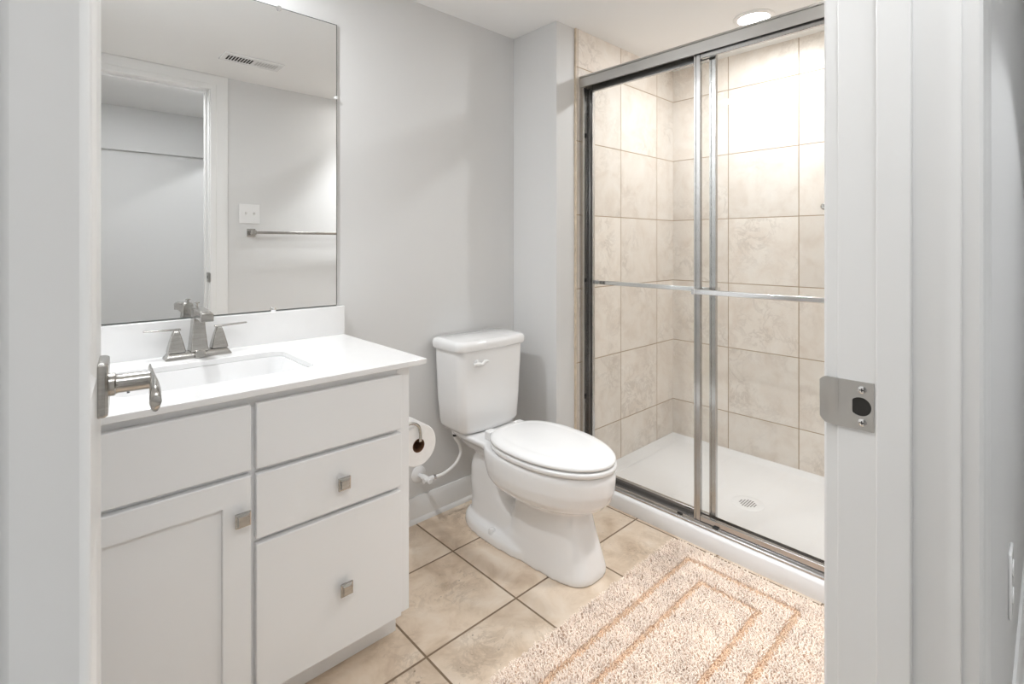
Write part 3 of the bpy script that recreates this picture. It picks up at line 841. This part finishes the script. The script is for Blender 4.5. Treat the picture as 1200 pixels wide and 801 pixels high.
def slider(label, x, ya, yb, bar_x, z0=0.082, z1=1.846, barz=0.944):
    t = thing('sliding_shower_door', label, 'shower door', (x, (ya + yb) / 2, z0), 'sliding glass shower doors')
    sw = 0.024
    obj('glass_pane', BX(x - 0.0025, x + 0.0025, ya + 0.008, yb - 0.008, z0 + 0.008, z1 - 0.008), M_glass, t, smooth=False)
    for y0 in (ya, yb - sw):
        bm = BM()
        sp_ = [(x - 0.0085, y0), (x - 0.0085, y0 + sw * 0.58), (x - 0.0060, y0 + sw * 0.60), (x - 0.0060, y0 + sw * 0.72), (x - 0.0085, y0 + sw * 0.74), (x - 0.0085, y0 + sw), (x + 0.0085, y0 + sw), (x + 0.0085, y0)]
        loft(bm, [[(px_, py_, z) for px_, py_ in sp_] for z in (z0, z1)])
        obj('stile', bm, M_alum, t, bevel=0.0006, sharp=20)
    bm = BM(); box(bm, x - 0.008, x + 0.008, ya + sw, yb - sw, z1 - 0.030, z1)
    obj('top_rail', bm, M_alum, t, bevel=0.002)
    bm = BM(); box(bm, x - 0.008, x + 0.008, ya + sw, yb - sw, z0, z0 + 0.020)
    obj('bottom_rail', bm, M_alum, t, bevel=0.002)
    bm = BM()
    box(bm, bar_x - 0.005, bar_x + 0.005, ya + 0.010, yb - 0.010, barz - 0.0095, barz + 0.0095)
    o = obj('towel_bar', bm, M_chrome, t, bevel=0.003, seg=3)
    for y in (ya + 0.012, yb - 0.012):
        bm = BM(); box(bm, min(x, bar_x) - 0.006, max(x, bar_x) + 0.006, y - 0.0075, y + 0.0075, barz - 0.012, barz + 0.012)
        obj('bracket', bm, M_chrome, o, bevel=0.002)
    return t
slider('sliding glass shower door nearest the room, at right by the door jamb', 1.8185, 0.281, 0.930, 1.782)
slider('sliding glass shower door set behind, beside the boxed out wall', 1.8480, 0.860, 1.458, 1.885)

# a small metal escutcheon on the tiled long wall
t = thing('wall_knob', 'small round grey metal knob on the tiled shower wall at the jamb', 'knob', (2.632, 0.7185, 1.292))
bm = BM(); lathe(bm, [(0.012, 0), (0.012, 0.004), (0.007, 0.006), (0.007, 0.016), (0.015, 0.020), (0.015, 0.028), (0.011, 0.031)], (2.632, 0.712, 1.292), '-x', 24)
obj('knob', bm, M_nickel, t)

# ------------------------------------------------------------------ recessed lights, vent, switch, towel bar
def downlight(x, y, label, power, r=0.062, size=None, spot=None, spread=180):
    t = thing('recessed_light', label, 'ceiling light', (x, y, CE), 'recessed ceiling lights')
    bm = BM()
    lathe(bm, [(r + 0.020, 0.0), (r + 0.020, 0.003), (r + 0.014, 0.007), (r + 0.002, 0.008), (r, 0.003), (r, 0.0)], (x, y, CE), '-z', 40, cap=False)
    obj('trim_ring', bm, M_trim, t, sharp=40)
    bm = BM()
    lathe(bm, [(r, 0.001), (r, 0.002), (r * 0.6, 0.0045), (0.001, 0.0055)], (x, y, CE), '-z', 40)
    obj('lens', bm, M_lens, t)
    ld = bpy.data.lights.new('recessed_lamp', 'SPOT' if spot else 'AREA')
    lo = bpy.data.objects.new('recessed_lamp', ld)
    COL.objects.link(lo); lo.parent = t
    lo.location = (0, 0, -0.014)
    ld.energy = power
    ld.color = (0.95, 0.975, 1.0)
    if spot:
        ld.spot_size = spot; ld.spot_blend = 0.12; ld.shadow_soft_size = 0.05
    else:
        ld.shape = 'DISK'; ld.size = size or r * 1.3; ld.spread = math.radians(spread)
    return t
downlight(2.255, 0.885, 'lit round recessed light in the ceiling over the shower', P_SHOWER)
downlight(0.21, 1.50, 'recessed ceiling light over the vanity, mirrored in the shower glass', P_VANITY)
downlight(1.58, 0.43, 'added fill light over the bath rug, unseen and out of the mirror', P_ROOM_FILL, r=0.075, size=0.14, spread=76)  # made-up fill lamp to brighten rug and floor, dressed as a downlight
downlight(1.45, -0.86, 'recessed ceiling light in the hall along from the doorway', P_HALL * 4, spot=math.radians(118))
t = thing('added_fill_panel', 'added fill panel, unseen, on the hall ceiling just outside the doorway', 'ceiling light', (0.35, -0.07, CE))  # unseen panel added to light the doorway and vanity front
bm = BM(); box(bm, 0.02, 0.68, -0.185, 0.045, CE - 0.010, CE)
obj('frame', bm, M_trim, t, bevel=0.003)
obj('lens', BX(0.032, 0.668, -0.173, 0.033, CE - 0.0115, CE - 0.0095), M_lens_soft, t)
ld = bpy.data.lights.new('fill_panel_lamp', 'AREA'); lo = bpy.data.objects.new('fill_panel_lamp', ld); COL.objects.link(lo); lo.parent = t
lo.location = (0, 0, -0.016); ld.shape = 'RECTANGLE'; ld.size = 0.62; ld.size_y = 0.20; ld.energy = P_DOOR_FILL; ld.color = (0.95, 0.975, 1.0)

t = thing('ceiling_vent', 'white slotted ceiling register seen in the mirror', 'vent', (0.83, 0.58, CE))
obj('frame', BX(0.683, 0.977, 0.512, 0.648, CE - 0.006, CE + 0.0005), M_plast, t, bevel=0.003)
for k in range(18):
    x = 0.712 + k * 0.0139
    bm = BM()
    if k == 9: continue
    box(bm, x - 0.0042, x + 0.0042, 0.545, 0.615, CE - 0.0068, CE - 0.0059)
    obj('slot_shade', bm, M_dark if k < 9 else surf('shaded_slot', (0.45, 0.45, 0.44), 0.6), t)  # flat strips with the slot shade put into their colour, lighter on one half

t = thing('switch_plate', 'white two-gang switch plate beside the doorway, seen in the mirror', 'switch', (0.927, 0.18, 1.304))
obj('plate', BX(0.869, 0.985, 0.18, 0.186, 1.245, 1.363), M_plast, t, bevel=0.002)
for x in (0.904, 0.950):
    bm = BM(); box(bm, x - 0.005, x + 0.005, 0.186, 0.1865, 1.292, 1.316); prism(bm, [(x - 0.004, 0.186, 1.298), (x - 0.004, 0.198, 1.312), (x - 0.004, 0.195, 1.316), (x - 0.004, 0.186, 1.310)], (0.008, 0, 0))
    obj('toggle', bm, M_plast, t)

t = thing('towel_bar', 'slim nickel towel bar on the wall across from the mirror', 'towel bar', (1.22, 0.18, 1.19))
for x in (0.935, 1.505):
    bm = BM(); box(bm, x - 0.024, x + 0.024, 0.18, 0.188, 1.166, 1.214); box(bm, x - 0.013, x + 0.013, 0.188, 0.247, 1.177, 1.203)
    obj('bracket', bm, M_nickel, t, bevel=0.002)
obj('bar', BX(0.945, 1.495, 0.226, 0.242, 1.182, 1.198), M_nickel, t, bevel=0.002)

# ------------------------------------------------------------------ rug
RX0, RX1, RY0, RY1 = 0.820, 1.752, 0.375, 0.988
rug = thing('bath_rug', 'peach shaggy bath rug with two inset border lines on the tile floor', 'rug', ((RX0 + RX1) / 2, (RY0 + RY1) / 2, 0))
bm = BM(); loft(bm, [rrect(RX0 + 0.008, RX1 - 0.008, RY0 + 0.008, RY1 - 0.008, 0.035, z, 6) for z in (0.0004, 0.006)])
obj('backing', bm, M_rugbase, rug)
G1 = (0.905, 1.667, 0.523, 0.877)   # the two nested border lines
G2 = (0.990, 1.578, 0.606, 0.788)
def gdist(x, y, g):
    a, b_, c, d = g
    dx = max(a - x, x - b_, 0); dy = max(c - y, y - d, 0)
    if dx or dy: return math.hypot(dx, dy)
    return min(x - a, b_ - x, y - c, d - y)
V, Fc, V2, F2 = [], [], [], []
rnd = random.random
def tuft(V, Fc, x, y, h, r):
    a = rnd() * 2 * PI
    lean = (0.2 + rnd() * 0.7) * h * 0.6
    lx, ly = math.cos(a) * lean, math.sin(a) * lean
    i0 = len(V)
    a0 = rnd() * 6
    for (f, k) in ((0.0, 0.85), (0.55, 1.1), (0.9, 0.85)):
        cx_, cy_, cz = x + lx * f * f, y + ly * f * f, 0.004 + h * f * (1 - 0.18 * f)
        for q in range(4):
            b_ = a0 + q * PI / 2
            V.append((cx_ + r * k * math.cos(b_), cy_ + r * k * math.sin(b_), cz))
    V.append((x + lx * 1.05, y + ly * 1.05, 0.004 + h * 0.86))
    for l in (0, 4):
        for q in range(4):
            p = (q + 1) % 4
            Fc.append((i0 + l + q, i0 + l + p, i0 + l + 4 + p, i0 + l + 4 + q))
    for q in range(4): Fc.append((i0 + 8 + q, i0 + 8 + (q + 1) % 4, i0 + 12))
st = 0.0044
nx, ny = int((RX1 - RX0 - 0.02) / st), int((RY1 - RY0 - 0.02) / st)
for i in range(nx + 1):
    for j in range(ny + 1):
        x = RX0 + 0.010 + i * st + (rnd() - 0.5) * st * 0.9
        y = RY0 + 0.010 + j * st + (rnd() - 0.5) * st * 0.9
        # rounded corners
        qx, qy = max(RX0 + 0.04 - x, x - RX1 + 0.04, 0), max(RY0 + 0.04 - y, y - RY1 + 0.04, 0)
        if qx and qy and math.hypot(qx, qy) > 0.036: continue
        g = min(gdist(x, y, G1), gdist(x, y, G2))
        if g < 0.0105:
            tuft(V2, F2, x, y, 0.008 + rnd() * 0.003, 0.0020)
        else:
            tuft(V, Fc, x, y, 0.015 + rnd() * 0.004, 0.0023)
for nm, v_, f_, mt in (('pile', V, Fc, M_pile), ('border_line', V2, F2, M_pile2)):
    me = bpy.data.meshes.new(nm)
    c0 = wpos(rug)
    me.from_pydata([(p[0] - c0.x, p[1] - c0.y, p[2] - c0.z) for p in v_], [], f_)
    me.materials.append(mt); me.shade_smooth()
    o = bpy.data.objects.new(nm, me); COL.objects.link(o); o.parent = rug
    o['kind'] = 'stuff'
    if nm == 'border_line': o['label'] = 'tan sunken border lines of the rug'
